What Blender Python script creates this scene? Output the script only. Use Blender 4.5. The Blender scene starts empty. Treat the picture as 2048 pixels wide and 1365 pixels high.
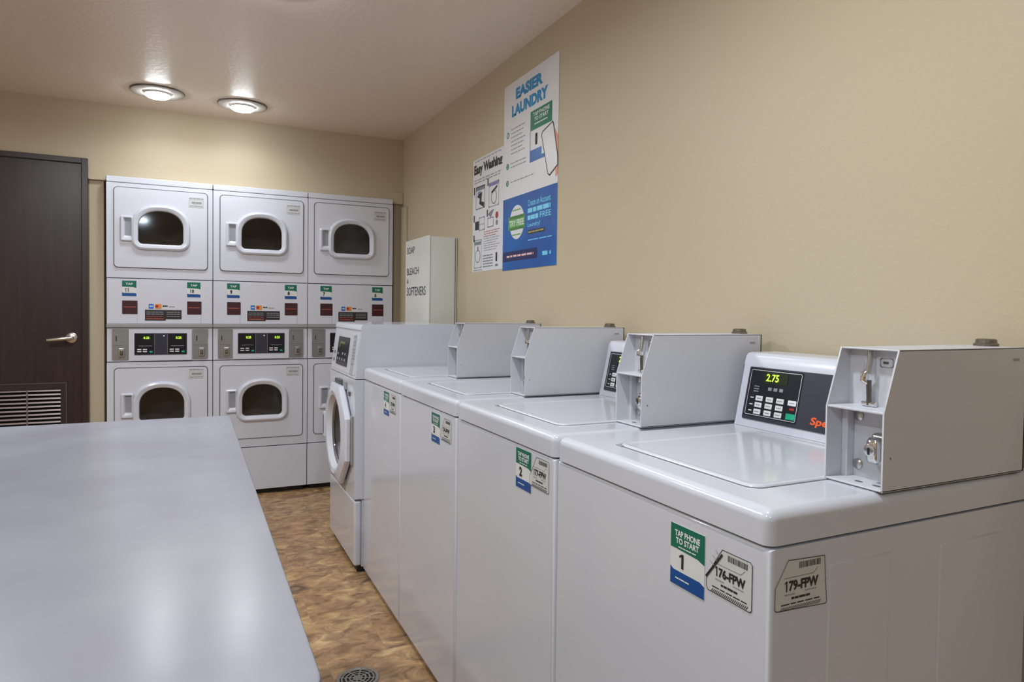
import bpy, bmesh, math
from mathutils import Vector, Matrix
PI = math.pi
S = bpy.context.scene
COL = S.collection

# ------------------------------------------------------------------ camera
F_PX, PX, PY = 1362.67, 1056.59, 658.12
yaw, pit, rol = .459, -.0265, .0132
d = Vector((math.sin(yaw)*math.cos(pit), math.cos(yaw)*math.cos(pit), math.sin(pit)))
R0 = Vector((math.cos(yaw), -math.sin(yaw), 0)); U0 = R0.cross(d)
R = R0*math.cos(rol)+U0*math.sin(rol); U = -R0*math.sin(rol)+U0*math.cos(rol)
cd = bpy.data.cameras.new('camera'); cam = bpy.data.objects.new('camera', cd); COL.objects.link(cam)
m = Matrix.Identity(4)
for i in range(3):
    m[i][0] = R[i]; m[i][1] = U[i]; m[i][2] = -d[i]
m[2][3] = 1.2307
cam.matrix_world = m
cd.sensor_width = 36; cd.lens = F_PX/2048*36
cd.shift_x = (1024-PX)/2048; cd.shift_y = (PY-682.5)/2048
cd.clip_start = .02
S.camera = cam

# ------------------------------------------------------------------ colour management, world
S.view_settings.view_transform = 'Standard'; S.view_settings.look = 'None'
S.view_settings.gamma = 1; S.view_settings.use_curve_mapping = False
S.view_settings.exposure = 0.88
wd = bpy.data.worlds.new('world'); S.world = wd; wd.use_nodes = True
wd.node_tree.nodes['Background'].inputs[0].default_value = (.9, .92, 1, 1)
wd.node_tree.nodes['Background'].inputs[1].default_value = .3

LAMP = 1.0
LAMPS = [  # x, y, watts of the ceiling lights; those over the table and behind the viewer are added
    (-.172, 4.40, 1.1), (.272, 4.44, 1.1), (.30, 2.70, 2.4), (-.80, 2.85, 16), (.36, .95, 8), (-1.25, .6, 10), (-.6, -1.2, 11)]

# ------------------------------------------------------------------ materials
def srgb(r, g, b):
    f = lambda c: (c/255/12.92 if c <= 10 else ((c/255+.055)/1.055)**2.4)
    return (f(r), f(g), f(b), 1)
MATS = {}
def mat(name, col, rough=.5, metal=0, spec=.5, emit=None, estr=0, coat=0, trans=0, alpha=1, ior=None, bump=None, noise=None):
    if name in MATS: return MATS[name]
    m = bpy.data.materials.new(name); m.use_nodes = True
    nt = m.node_tree; b = nt.nodes['Principled BSDF']
    b.inputs['Base Color'].default_value = col
    b.inputs['Roughness'].default_value = rough; b.inputs['Metallic'].default_value = metal
    b.inputs['Specular IOR Level'].default_value = spec
    b.inputs['Coat Weight'].default_value = coat; b.inputs['Coat Roughness'].default_value = .06
    b.inputs['Transmission Weight'].default_value = trans
    b.inputs['Alpha'].default_value = alpha
    if ior: b.inputs['IOR'].default_value = ior
    if emit: b.inputs['Emission Color'].default_value = emit; b.inputs['Emission Strength'].default_value = estr
    tc = nt.nodes.new('ShaderNodeTexCoord')
    if bump:
        n = nt.nodes.new('ShaderNodeTexNoise'); n.inputs['Scale'].default_value = bump[0]; n.inputs['Detail'].default_value = 3
        bp = nt.nodes.new('ShaderNodeBump'); bp.inputs['Strength'].default_value = bump[1]; bp.inputs['Distance'].default_value = bump[2]
        nt.links.new(tc.outputs['Object'], n.inputs['Vector']); nt.links.new(n.outputs['Fac'], bp.inputs['Height']); nt.links.new(bp.outputs['Normal'], b.inputs['Normal'])
    if noise:   # (scale vector, amount colour, detail)
        mp = nt.nodes.new('ShaderNodeMapping'); mp.inputs['Scale'].default_value = noise[0]
        n = nt.nodes.new('ShaderNodeTexNoise'); n.inputs['Scale'].default_value = 1; n.inputs['Detail'].default_value = noise[2]
        mx = nt.nodes.new('ShaderNodeMix'); mx.data_type = 'RGBA'
        mx.inputs[6].default_value = col; mx.inputs[7].default_value = noise[1]
        rp = nt.nodes.new('ShaderNodeMapRange'); rp.inputs[1].default_value = .35; rp.inputs[2].default_value = .65
        nt.links.new(tc.outputs['Object'], mp.inputs['Vector']); nt.links.new(mp.outputs['Vector'], n.inputs['Vector'])
        nt.links.new(n.outputs['Fac'], rp.inputs[0]); nt.links.new(rp.outputs[0], mx.inputs[0]); nt.links.new(mx.outputs[2], b.inputs['Base Color'])
    MATS[name] = m; return m

enamel = mat('white_enamel', (.61, .62, .695, 1), .17, spec=.5, coat=.2, bump=(260, .05, .0004))
enamel_d = mat('white_enamel_dryer', (.66, .665, .755, 1), .27, spec=.5)
boxwhite = mat('coin_box_paint', (.60, .60, .65, 1), .38, bump=(500, .15, .0003))
plastic = mat('white_plastic', (.64, .65, .74, 1), .25)
recess_m = mat('handle_recess_grey', (.30, .31, .36, 1), .4)  # shade inside the handle cup, put into the colour
gasket = mat('grey_gasket', (.10, .10, .11, 1), .5)
black = mat('black_plastic', (.012, .012, .014, 1), .3)
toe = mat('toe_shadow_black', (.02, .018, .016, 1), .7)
panel_dark = mat('panel_charcoal', (.035, .035, .055, 1), .3)
panel_black = mat('panel_black', (.008, .008, .014, 1), .22)
white_ink = mat('white_ink', (.8, .8, .82, 1), .4)
grey_ink = mat('grey_ink', (.30, .30, .34, 1), .4)
black_ink = mat('black_ink', (.015, .015, .018, 1), .5)
paper = mat('sticker_paper', (.72, .72, .72, 1), .4)
clear_paper = mat('tag_paper', (.60, .60, .60, 1), .4)
green_ink = mat('green_ink', srgb(10, 105, 85), .35)
blue_ink = mat('blue_ink', srgb(12, 75, 145), .35)
maroon = mat('maroon_ink', srgb(62, 22, 28), .35)
rust = mat('rust_ink', srgb(170, 80, 70), .4)
orange_ink = mat('orange_ink', srgb(245, 95, 35), .4)
red_ink = mat('red_ink', srgb(170, 40, 40), .4)
teal_btn = mat('teal_button', srgb(25, 170, 130), .4)
led = mat('led_digits', srgb(60, 90, 10), .4, emit=(.55, .95, .05, 1), estr=1.1)
led_bg = mat('led_window', srgb(30, 42, 10), .2)
steel = mat('stainless_steel', (.55, .54, .53, 1), .28, metal=1)
chrome = mat('chrome', (.75, .75, .76, 1), .12, metal=1)
nickel = mat('satin_nickel', (.68, .65, .62, 1), .3, metal=1)
slide_m = mat('coin_slide_grey', (.30, .29, .29, 1), .4, metal=.6)
brass_dark = mat('dark_metal', (.16, .15, .13, 1), .35, metal=.9)
drum_m = mat('drum_steel', (.55, .48, .43, 1), .5, metal=.2)
def make_glass():
    m = bpy.data.materials.new('tinted_glass'); m.use_nodes = True; nt = m.node_tree; nt.nodes.clear()
    o = nt.nodes.new('ShaderNodeOutputMaterial'); t = nt.nodes.new('ShaderNodeBsdfTransparent'); g = nt.nodes.new('ShaderNodeBsdfGlossy')
    t.inputs[0].default_value = (.82, .80, .78, 1); g.inputs['Roughness'].default_value = .06; g.inputs['Color'].default_value = (.9, .9, .9, 1)
    f = nt.nodes.new('ShaderNodeFresnel'); f.inputs[0].default_value = 1.5; x = nt.nodes.new('ShaderNodeMixShader')
    nt.links.new(f.outputs[0], x.inputs[0]); nt.links.new(t.outputs[0], x.inputs[1]); nt.links.new(g.outputs[0], x.inputs[2]); nt.links.new(x.outputs[0], o.inputs[0])
    return m
glass_m = make_glass()
lens_m = mat('lamp_lens', (.9, .9, .9, 1), .4, emit=(.90, .965, 1, 1), estr=27)
trim_w = mat('lamp_trim', (.62, .60, .58, 1), .25)
wood_d = mat('dark_door_wood', srgb(56, 36, 37), .36, noise=((60, 60, 3), srgb(44, 30, 32), 4))
frame_d = mat('dark_door_frame', srgb(52, 36, 37), .38)
slat_m = mat('louver_paint', srgb(120, 106, 104), .35, metal=.3)  # light caught by the brown slats is put into this paler colour
cab_m = mat('vending_cabinet_white', (.70, .70, .66, 1), .3)
edge_m = mat('table_edge_band', (.10, .105, .12, 1), .4)
formica = mat('table_laminate', (.25, .24, .29, 1), .235, spec=.5, noise=((3.5, 3.5, 3.5), (.29, .29, .33, 1), 6))
knob_m = mat('knob_metal', (.22, .19, .16, 1), .35, metal=.8)

def wall_mat(name, col, rough, b1, b2, spec=.3):
    m = bpy.data.materials.new(name); m.use_nodes = True; nt = m.node_tree; b = nt.nodes['Principled BSDF']
    b.inputs['Roughness'].default_value = rough; b.inputs['Specular IOR Level'].default_value = spec
    tc = nt.nodes.new('ShaderNodeTexCoord')
    n = nt.nodes.new('ShaderNodeTexNoise'); n.inputs['Scale'].default_value = b1; n.inputs['Detail'].default_value = 4
    n2 = nt.nodes.new('ShaderNodeTexNoise'); n2.inputs['Scale'].default_value = 1.3; n2.inputs['Detail'].default_value = 3
    mx = nt.nodes.new('ShaderNodeMix'); mx.data_type = 'RGBA'
    mx.inputs[6].default_value = col; mx.inputs[7].default_value = tuple(c*k for c, k in zip(col[:3], (1.06, .99, .95)))+(1,)
    bp = nt.nodes.new('ShaderNodeBump'); bp.inputs['Strength'].default_value = b2; bp.inputs['Distance'].default_value = .002
    L = nt.links.new
    L(tc.outputs['Object'], n.inputs['Vector']); L(tc.outputs['Object'], n2.inputs['Vector'])
    L(n2.outputs['Fac'], mx.inputs[0]); L(mx.outputs[2], b.inputs['Base Color'])
    L(n.outputs['Fac'], bp.inputs['Height']); L(bp.outputs['Normal'], b.inputs['Normal'])
    MATS[name] = m; return m
wall_m = wall_mat('beige_orange_peel_paint', (.53, .462, .335, 1), .5, 85, .35)
ceil_m = wall_mat('satin_ceiling_paint', (.84, .76, .69, 1), .36, 45, .9, 1.0)

def floor_mat():
    m = bpy.data.materials.new('slate_look_vinyl'); m.use_nodes = True; nt = m.node_tree; b = nt.nodes['Principled BSDF']
    b.inputs['Roughness'].default_value = .38
    L = nt.links.new; N = nt.nodes.new
    tc = N('ShaderNodeTexCoord')
    # tile cells give each tile a slightly different tone and streak offset
    br = N('ShaderNodeTexBrick'); br.offset = .5; br.inputs['Scale'].default_value = 1
    br.inputs['Brick Width'].default_value = .42; br.inputs['Row Height'].default_value = .30
    br.inputs['Mortar Size'].default_value = .0012; br.inputs['Color1'].default_value = (0, 0, 0, 1); br.inputs['Color2'].default_value = (1, 1, 1, 1)
    br.inputs['Mortar'].default_value = (.35, .35, .35, 1)
    L(tc.outputs['Object'], br.inputs['Vector'])
    mp = N('ShaderNodeMapping'); mp.inputs['Scale'].default_value = (11, 17, 1); mp.inputs['Rotation'].default_value = (0, 0, .35)
    L(tc.outputs['Object'], mp.inputs['Vector'])
    ad = N('ShaderNodeVectorMath'); ad.operation = 'ADD'; sc = N('ShaderNodeVectorMath'); sc.operation = 'SCALE'; sc.inputs['Scale'].default_value = 3.3
    L(br.outputs['Color'], sc.inputs[0]); L(mp.outputs['Vector'], ad.inputs[0]); L(sc.outputs[0], ad.inputs[1])
    n = N('ShaderNodeTexNoise'); n.inputs['Scale'].default_value = 1.0; n.inputs['Detail'].default_value = 7; n.inputs['Roughness'].default_value = .62; n.inputs['Distortion'].default_value = .9
    L(ad.outputs[0], n.inputs['Vector'])
    cr = N('ShaderNodeValToRGB'); e = cr.color_ramp.elements
    e[0].position = .30; e[0].color = srgb(92, 72, 54); e[1].position = .72; e[1].color = srgb(216, 188, 140)
    for p_, c_ in ((.42, srgb(146, 115, 84)), (.52, srgb(172, 138, 102)), (.60, srgb(192, 156, 112))):
        x = e.new(p_); x.color = c_
    L(n.outputs['Fac'], cr.inputs[0])
    n3 = N('ShaderNodeTexNoise'); n3.inputs['Scale'].default_value = 5; n3.inputs['Detail'].default_value = 2
    L(tc.outputs['Object'], n3.inputs['Vector'])
    mx = N('ShaderNodeMix'); mx.data_type = 'RGBA'; mx.blend_type = 'MULTIPLY'
    mr = N('ShaderNodeMapRange'); mr.inputs[1].default_value = .4; mr.inputs[2].default_value = .6; mr.inputs[4].default_value = .6
    L(n3.outputs['Fac'], mr.inputs[0]); L(mr.outputs[0], mx.inputs[0]); L(cr.outputs[0], mx.inputs[6]); mx.inputs[7].default_value = (.85, .74, .66, 1)
    L(mx.outputs[2], b.inputs['Base Color'])
    bp = N('ShaderNodeBump'); bp.inputs['Strength'].default_value = .15; bp.inputs['Distance'].default_value = .002
    L(n.outputs['Fac'], bp.inputs['Height']); L(bp.outputs['Normal'], b.inputs['Normal'])
    return m
floor_m = floor_mat()

# ------------------------------------------------------------------ mesh builder
TEXT_CACHE = {}
def glyphs(s, bold):
    k = (s, bold)
    if k not in TEXT_CACHE:
        c = bpy.data.curves.new('lettering', 'FONT'); c.body = s; c.size = 1; c.offset = bold; c.resolution_u = 3; c.fill_mode = 'FRONT'
        o = bpy.data.objects.new('lettering', c); COL.objects.link(o)
        dg = bpy.context.evaluated_depsgraph_get(); me = bpy.data.meshes.new_from_object(o.evaluated_get(dg))
        vs = [v.co.copy() for v in me.vertices]; fs = [tuple(p.vertices) for p in me.polygons]
        xs = [v.x for v in vs]; ys = [v.y for v in vs]
        x0, x1, y0, y1 = min(xs), max(xs), min(ys), max(ys)
        vs = [((v.x-x0)/(x1-x0), (v.y-y0)/(y1-y0)) for v in vs]
        TEXT_CACHE[k] = (vs, fs)
        bpy.data.objects.remove(o); bpy.data.curves.remove(c); bpy.data.meshes.remove(me)
    return TEXT_CACHE[k]

class MB:
    """collects shapes (in a settable local frame) into one mesh object"""
    def __init__(s, M=None):
        s.v = []; s.f = []; s.mi = []; s.mats = []; s.M = M or Matrix.Identity(4)
    def idx(s, m):
        if m not in s.mats: s.mats.append(m)
        return s.mats.index(m)
    def add(s, vs, fs, m):
        b = len(s.v); i = s.idx(m)
        s.v += [tuple(s.M @ Vector(v)) for v in vs]
        s.f += [tuple(b+k for k in f) for f in fs]; s.mi += [i]*len(fs)
    def bm(s, bm, m):
        bm.verts.index_update()
        s.add([v.co for v in bm.verts], [tuple(v.index for v in f.verts) for f in bm.faces], m); bm.free()
    def box(s, x0, x1, y0, y1, z0, z1, m, r=0, seg=2, edges=None):
        bm = bmesh.new()
        bmesh.ops.create_cube(bm, size=1)
        for v in bm.verts:
            v.co = Vector(((x0+x1)/2+v.co.x*(x1-x0), (y0+y1)/2+v.co.y*(y1-y0), (z0+z1)/2+v.co.z*(z1-z0)))
        if r:
            es = [e for e in bm.edges if edges is None or edges(e.verts[0].co, e.verts[1].co)]
            bmesh.ops.bevel(bm, geom=es, offset=r, segments=seg, profile=.5, affect='EDGES')
        s.bm(bm, m)
    def plate(s, loops, z0, z1, m, bev=0, side=None):
        """solid between z0 and z1 with the outline loops[0] and holes loops[1:] (2-D points)"""
        bm = bmesh.new(); es = []; bot = []
        for lp in loops:
            vs = [bm.verts.new((x, y, z1)) for x, y in lp]
            for i in range(len(vs)): es.append(bm.edges.new((vs[i], vs[(i+1) % len(vs)])))
        bmesh.ops.triangle_fill(bm, use_beauty=True, edges=es, normal=(0, 0, 1))
        for f in bm.faces:
            if f.normal.z < 0: f.normal_flip()
        s.bm_keep = None
        bm.verts.index_update()
        s.add([v.co for v in bm.verts], [tuple(v.index for v in f.verts) for f in bm.faces], m)
        bm.free()
        if z0 != z1:
            for k, lp in enumerate(loops):
                n = len(lp); a = sum(lp[i][0]*lp[(i+1) % n][1]-lp[(i+1) % n][0]*lp[i][1] for i in range(n))
                vs = [(x, y, z0) for x, y in lp]+[(x, y, z1) for x, y in lp]
                fs = [(i, (i+1) % n, n+(i+1) % n, n+i) for i in range(n)]
                if (a < 0) != (k > 0): fs = [f[::-1] for f in fs]
                s.add(vs, fs, side or m)
    def loft(s, rings, m, cap=False, cap0=False):
        """rings: lists of equal-length 3-D loops"""
        n = len(rings[0]); vs = [p for r in rings for p in r]
        fs = [(k*n+i, k*n+(i+1) % n, (k+1)*n+(i+1) % n, (k+1)*n+i) for k in range(len(rings)-1) for i in range(n)]
        if cap: fs.append(tuple((len(rings)-1)*n+i for i in range(n)))
        if cap0: fs.append(tuple(reversed(range(n))))
        s.add(vs, fs, m)
    def lathe(s, prof, m, n=32, c=(0, 0), cap=True, cap0=False):
        s.loft([[(c[0]+r*math.cos(2*PI*i/n), c[1]+r*math.sin(2*PI*i/n), z) for i in range(n)] for r, z in prof], m, cap, cap0)
    def rect(s, x0, x1, y0, y1, z, m):
        s.add([(x0, y0, z), (x1, y0, z), (x1, y1, z), (x0, y1, z)], [(0, 1, 2, 3)], m)
    def poly(s, pts, z, m):
        s.plate([pts], z, z, m)
    def line(s, pts, w, z, m, closed=False):
        n = len(pts)
        for i in range(n if closed else n-1):
            a = Vector(pts[i]); b = Vector(pts[(i+1) % n]); t = (b-a)
            if t.length < 1e-7: continue
            t.normalize(); q = Vector((-t.y, t.x))*w/2; a = a-t*w*.4; b = b+t*w*.4
            s.add([(a.x-q.x, a.y-q.y, z), (b.x-q.x, b.y-q.y, z), (b.x+q.x, b.y+q.y, z), (a.x+q.x, a.y+q.y, z)], [(0, 1, 2, 3)], m)
    def text(s, t, x0, x1, y0, y1, z, m, bold=.0, skew=0):
        vs, fs = glyphs(t, bold)
        s.add([(x0+(x1-x0)*a+skew*b*(y1-y0), y0+(y1-y0)*b, z) for a, b in vs], fs, m)
    def one(s, x0, x1, y0, y1, z, m):
        w = x1-x0; h = y1-y0
        s.poly([(x0+w*.5, y0), (x1, y0), (x1, y1), (x0+w*.6, y1), (x0, y1-h*.16), (x0, y1-h*.29), (x0+w*.5, y1-h*.19)], z, m)
    def scribble(s, x0, x1, y, h, z, m, n=4, seed=1):
        """a row of small word-sized bars for print too small to read"""
        k = seed; x = x0
        while x < x1-1e-5:
            k = (k*1103515245+12345) % 2147483648; w = (x1-x0)/n*(.5+.9*(k % 1000)/1000)
            e = min(x+w, x1); s.rect(x, e, y-h/2, y+h/2, z, m); x = e+(x1-x0)*.03
    def tube(s, pts, r, m, n=10):
        rings = []
        for i, p in enumerate(pts):
            p = Vector(p); a = Vector(pts[max(i-1, 0)]); b = Vector(pts[min(i+1, len(pts)-1)]); t = (b-a).normalized()
            u = t.orthogonal().normalized() if abs(t.z) > .9 else t.cross(Vector((0, 0, 1))).normalized(); w = t.cross(u)
            rr = r[i] if isinstance(r, (list, tuple)) else r
            rings.append([tuple(p+u*rr*math.cos(2*PI*k/n)+w*rr*math.sin(2*PI*k/n)) for k in range(n)])
        s.loft(rings, m, True, True)
    def build(s, name, parent=None, label=None, origin=None, angle=35, fixn=True):
        me = bpy.data.meshes.new(name)
        o0 = Vector(origin) if origin is not None else (parent['_o'] and Vector(parent['_o']) if parent is not None and '_o' in parent else Vector((0, 0, 0)))
        me.from_pydata([tuple(Vector(v)-o0) for v in s.v], [], s.f)
        for m in s.mats: me.materials.append(m)
        me.polygons.foreach_set('material_index', s.mi)
        me.update()
        me.shade_smooth()
        me.set_sharp_from_angle(angle=math.radians(angle))
        o = bpy.data.objects.new(name, me); COL.objects.link(o)
        if parent is not None:
            o.parent = parent
        else: o.location = o0
        o['_o'] = tuple(o0)
        wn = o.modifiers.new('normals', 'WEIGHTED_NORMAL'); wn.keep_sharp = True; wn.weight = 80
        if label: o['label'] = label
        return o

def rrect(x0, x1, y0, y1, r, n=6):
    pts = []
    for cx, cy, a in ((x1-r, y1-r, 0), (x0+r, y1-r, 90), (x0+r, y0+r, 180), (x1-r, y0+r, 270)):
        for i in range(n+1):
            t = math.radians(a+90*i/n); pts.append((cx+r*math.cos(t), cy+r*math.sin(t)))
    return pts
def circ(cx, cy, r, n=32, ry=None):
    return [(cx+r*math.cos(2*PI*i/n), cy+(ry or r)*math.sin(2*PI*i/n)) for i in range(n)]
def dome(cx, y0, y1, hw, r, g=0):
    """D shape of the dryer windows: arched top, flat bottom with rounded corners; 40 points"""
    hw += g; y0 -= g; y1 += g; r = r+g
    ym = y1-hw*.86
    pts = []
    for i in range(25):
        t = PI*i/24; e = 2.25
        c, s_ = math.cos(t), math.sin(t)
        pts.append((cx+hw*math.copysign(abs(c)**(2/e), c), ym+(y1-ym)*abs(s_)**(2/e)))
    for i in range(8):
        t = PI+PI/2*i/7; pts.append((cx-hw+r+r*math.cos(t), y0+r+r*math.sin(t)))
    for i in range(8):
        t = 1.5*PI+PI/2*i/7; pts.append((cx+hw-r+r*math.cos(t), y0+r+r*math.sin(t)))
    return pts
def frame(o, X, Y):
    X = Vector(X).normalized(); Y = Vector(Y).normalized(); Z = X.cross(Y); m = Matrix.Identity(4)
    for i in range(3):
        m[i][0] = X[i]; m[i][1] = Y[i]; m[i][2] = Z[i]; m[i][3] = o[i]
    return m
def facing_y(x, y, z): return frame((x, y, z), (1, 0, 0), (0, 0, 1))     # looks towards -y
def facing_x(x, y, z): return frame((x, y, z), (0, -1, 0), (0, 0, 1))    # looks towards -x

def thing(name, loc, label, cat, group=None):
    o = bpy.data.objects.new(name, None); COL.objects.link(o); o.location = loc; o['_o'] = tuple(loc)
    o.empty_display_size = .1
    o['label'] = label; o['category'] = cat
    if group: o['group'] = group
    return o
def tag(o, label, cat, group=None):
    o['label'] = label; o['category'] = cat
    if group: o['group'] = group
    return o
def structure(o): o['kind'] = 'structure'; return o

# ------------------------------------------------------------------ the room
W, D, H = 1.359, 4.811, 2.438
XL, YF = -2.1, -2.6
ALX0, ALX1, ALZ = -.475, 1.300, 1.98
b = MB(); b.box(XL-.1, W+.1, YF-.1, 5.6, -.08, 0, floor_m); structure(b.build('floor'))
b = MB(); b.box(XL-.1, W+.1, YF-.1, D+.12, H, H+.08, ceil_m); structure(b.build('ceiling'))
b = MB(); b.box(W, W+.1, YF-.1, 5.6, 0, H, wall_m); structure(b.build('wall_right'))
b = MB(); b.box(XL-.1, XL, YF-.1, D, 0, H, wall_m); structure(b.build('wall_left'))
b = MB(); b.box(XL, W, YF-.1, YF, 0, H, wall_m); structure(b.build('wall_front'))
DX0, DX1, DZ = -1.50, -.552, 2.098          # outer door frame
b = MB()
b.box(XL, DX0, D, D+.12, 0, H, wall_m)
b.box(DX0, DX1, D, D+.12, DZ, H, wall_m)
b.box(DX1, W, D, D+.12, ALZ+.0, H, wall_m)
b.box(DX1, ALX0, D+.02, D+.12, 0, ALZ, wall_m)
b.box(ALX1, W, D+.02, D+.12, 0, ALZ, wall_m)
# the recess behind the dryers
b.box(ALX0-.06, ALX0, D+.12, 5.55, 0, ALZ+.12, wall_m); b.box(ALX0, W, 5.5, 5.6, 0, ALZ+.12, wall_m)
b.box(ALX0-.06, W, D+.12, 5.6, ALZ+.04, ALZ+.12, wall_m)
structure(b.build('wall_back'))
b = MB(); b.box(1.270, W-.002, D-.014, D-.001, ALZ, 2.062, wall_m, .003)
b.box(DX1+.002, 1.270, D-.005, D-.001, ALZ, ALZ+.012, wall_m); structure(b.build('trim_1'))
b = MB(); b.box(W-.016, W-.001, 4.68, D-.016, .10, 1.955, wall_m, .003); structure(b.build('trim_2'))
bb = mat('baseboard_vinyl', srgb(70, 52, 42), .5)
b = MB(); b.box(W-.008, W-.001, YF+.01, 4.67, .001, .10, bb, .002); structure(b.build('baseboard_right'))
b = MB(); b.box(XL+.01, DX0-.002, D-.008, D-.001, .001, .10, bb, .002); structure(b.build('baseboard_back'))
b = MB(); b.box(XL+.001, XL+.008, YF+.01, D-.01, .001, .10, bb, .002); structure(b.build('baseboard_left'))

# door
LX0, LX1, LZ = DX0+.035, -.587, 2.063
dr = MB(); 
dr.box(DX0, LX0-.003, D-.018, D+.10, .002, DZ, frame_d, .002)
dr.box(LX1+.004, DX1, D-.018, D+.10, .002, DZ, frame_d, .002)
dr.box(LX0-.003, LX1+.004, D-.018, D+.10, LZ+.004, DZ, frame_d, .002)
dr.box(LX0, LX1, D+.046, D+.05, .01, LZ, black)
door = structure(dr.build('door_1'))
b = MB(facing_y(0, D-.002, 0))
LV = (-1.36, -.664, .20, .770)
b.plate([[(LX0, .012), (LX1, .012), (LX1, LZ), (LX0, LZ)], [(LV[0]+.03, LV[2]+.03), (LV[1]-.03, LV[2]+.03), (LV[1]-.03, LV[3]-.03), (LV[0]+.03, LV[3]-.03)]], -.044, 0, wood_d)
b.build('door_leaf', door)
b = MB(facing_y(0, D-.002, 0))
b.plate([rrect(*LV, .002, 1), [(LV[0]+.028, LV[2]+.028), (LV[1]-.028, LV[2]+.028), (LV[1]-.028, LV[3]-.036), (LV[0]+.028, LV[3]-.036)]], 0, .005, frame_d)
b.line([(LV[0], LV[3]), (LV[1], LV[3]), (LV[1], LV[2])], .003, .0055, slat_m)
b.box(-.858, -.851, LV[2]+.028, LV[3]-.036, -.004, .004, slat_m)
z = LV[3]-.036-.012; 
while z > LV[2]+.03:
    b.add([(LV[0]+.028, z, .003), (LV[1]-.028, z, .003), (LV[1]-.028, z+.009, -.001), (LV[0]+.028, z+.009, -.001)], [(0, 1, 2, 3)], slat_m)
    b.add([(LV[0]+.028, z+.009, -.001), (LV[1]-.028, z+.009, -.001), (LV[1]-.028, z-.008, -.026), (LV[0]+.028, z-.008, -.026)], [(0, 1, 2, 3)], frame_d)
    z -= .0232
b.build('louver_vent', door)
b = MB(facing_y(-.637, D-.002, 1.035))
b.lathe([(.031, 0), (.031, .004), (.027, .009), (.014, .013), (.012, .045), (.0, .047)], nickel, 28, cap0=True)
b.build('door_handle', door).select_set(False)
b = MB()
b.tube([(-.637, D-.045, 1.035), (-.655, D-.053, 1.034), (-.69, D-.055, 1.030), (-.735, D-.052, 1.025), (-.752, D-.05, 1.024)], [.013, .012, .0105, .0095, .008], nickel, 12)
b.build('door_lever', door)

# ------------------------------------------------------------------ ceiling lights
for k, (lx, ly, wt) in enumerate(LAMPS):
    seen = k < 3
    lab = ['recessed ceiling light above the leftmost dryer stack, left one of the lit pair',
           'recessed ceiling light above the middle dryer stack, right one of the lit pair',
           'recessed ceiling light nearer the viewer, at the top edge of the photo', ][k] if seen else \
          ['recessed ceiling light over the far half of the folding table', 'recessed ceiling light over the aisle beside the nearest washer', 'recessed ceiling light over the near end of the folding table', 'recessed ceiling light behind the viewer'][k-3]
    t = thing('ceiling_light', (lx, ly, H), lab, 'light', 'recessed ceiling lights')
    M = frame((lx, ly, H-.001), (1, 0, 0), (0, -1, 0))   # normal down
    b = MB(M)
    b.lathe([(.137, 0), (.136, .006), (.128, .010), (.100, .012), (.085, .012), (.078, .002)], trim_w, 48, cap=False)
    b.lathe([(.1385, 0), (.1385, .0035), (.134, .0075)], brass_dark, 48, cap=False)
    b.build('trim_ring', t)
    b = MB(M); b.lathe([(.078, .002), (.074, .006), (.069, .016), (.066, .020)], trim_w, 40, cap=False)
    b.build('inner_ring', t)
    b = MB(M); b.lathe([(.0655, .016), (.063, .026), (.052, .033), (.030, .038), (.010, .0395)], lens_m, 40)
    b.build('lamp_lens', t)
    ld = bpy.data.lights.new('lamp_light', 'AREA'); ld.shape = 'DISK'; ld.size = .11; ld.energy = wt*LAMP; ld.color = (.89, .965, 1) if k < 6 else (.70, .87, 1); ld.spread = math.radians(150 if k < 2 else 175)  # added fill behind the viewer is cooler, to neutralise the near washer side
    lo = bpy.data.objects.new('lamp_light', ld); COL.objects.link(lo); lo.parent = t; lo.location = (0, 0, -.045)

# ------------------------------------------------------------------ stickers
def start_sticker(b, x0, x1, y0, y1, num, small=False, z=.0006):
    """green / white / blue sticker with the machine number (its square code is left out)"""
    w, h = x1-x0, y1-y0
    b.plate([rrect(x0, x1, y0, y1, w*.04, 3)], 0, z, paper)
    g = y0+h*.60; q = y0+h*(.24 if not small else .2)
    b.poly([(x0, g), (x0+w*.15, g), (x1-w*.2, g-h*.02), (x1, g-h*.07), (x1, y1), (x0, y1)], z+.0002, green_ink)
    b.poly([(x0, y0), (x1, y0), (x1, q-h*.04), (x1-w*.12, q), (x0+w*.1, q), (x0, q+h*.04)], z+.0002, blue_ink)
    if small:
        b.text('TAP', x0+w*.25, x1-w*.25, g+h*.12, y1-h*.14, z+.0005, white_ink, .02)
    else:
        b.text('TAP PHONE', x0+w*.13, x1-w*.13, y1-h*.19, y1-h*.09, z+.0005, white_ink, .03)
        b.text('TO START', x0+w*.16, x1-w*.16, y1-h*.31, y1-h*.21, z+.0005, white_ink, .03)
        b.scribble(x0+w*.24, x1-w*.24, y1-h*.36, h*.018, z+.0005, white_ink, 4, 3)
        b.scribble(x0+w*.16, x1-w*.42, y0+h*.12, h*.022, z+.0005, white_ink, 3, 5)
    nx = .33 if len(num) == 1 else .36
    if num == '1': b.one(x0+w*.27, x0+w*.40, q+h*.06, g-h*.06, z+.0005, black_ink)
    elif num == '11': b.one(x0+w*.20, x0+w*.29, q+h*.07, g-h*.08, z+.0005, black_ink); b.one(x0+w*.36, x0+w*.45, q+h*.07, g-h*.08, z+.0005, black_ink)
    elif num == '10': b.one(x0+w*.20, x0+w*.29, q+h*.07, g-h*.08, z+.0005, black_ink); b.text('0', x0+w*.35, x0+w*.52, q+h*.07, g-h*.08, z+.0005, black_ink, .05)
    else: b.text(num, x0+w*.23, x0+w*.42, q+h*.06, g-h*.06, z+.0005, black_ink, .05)
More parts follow.
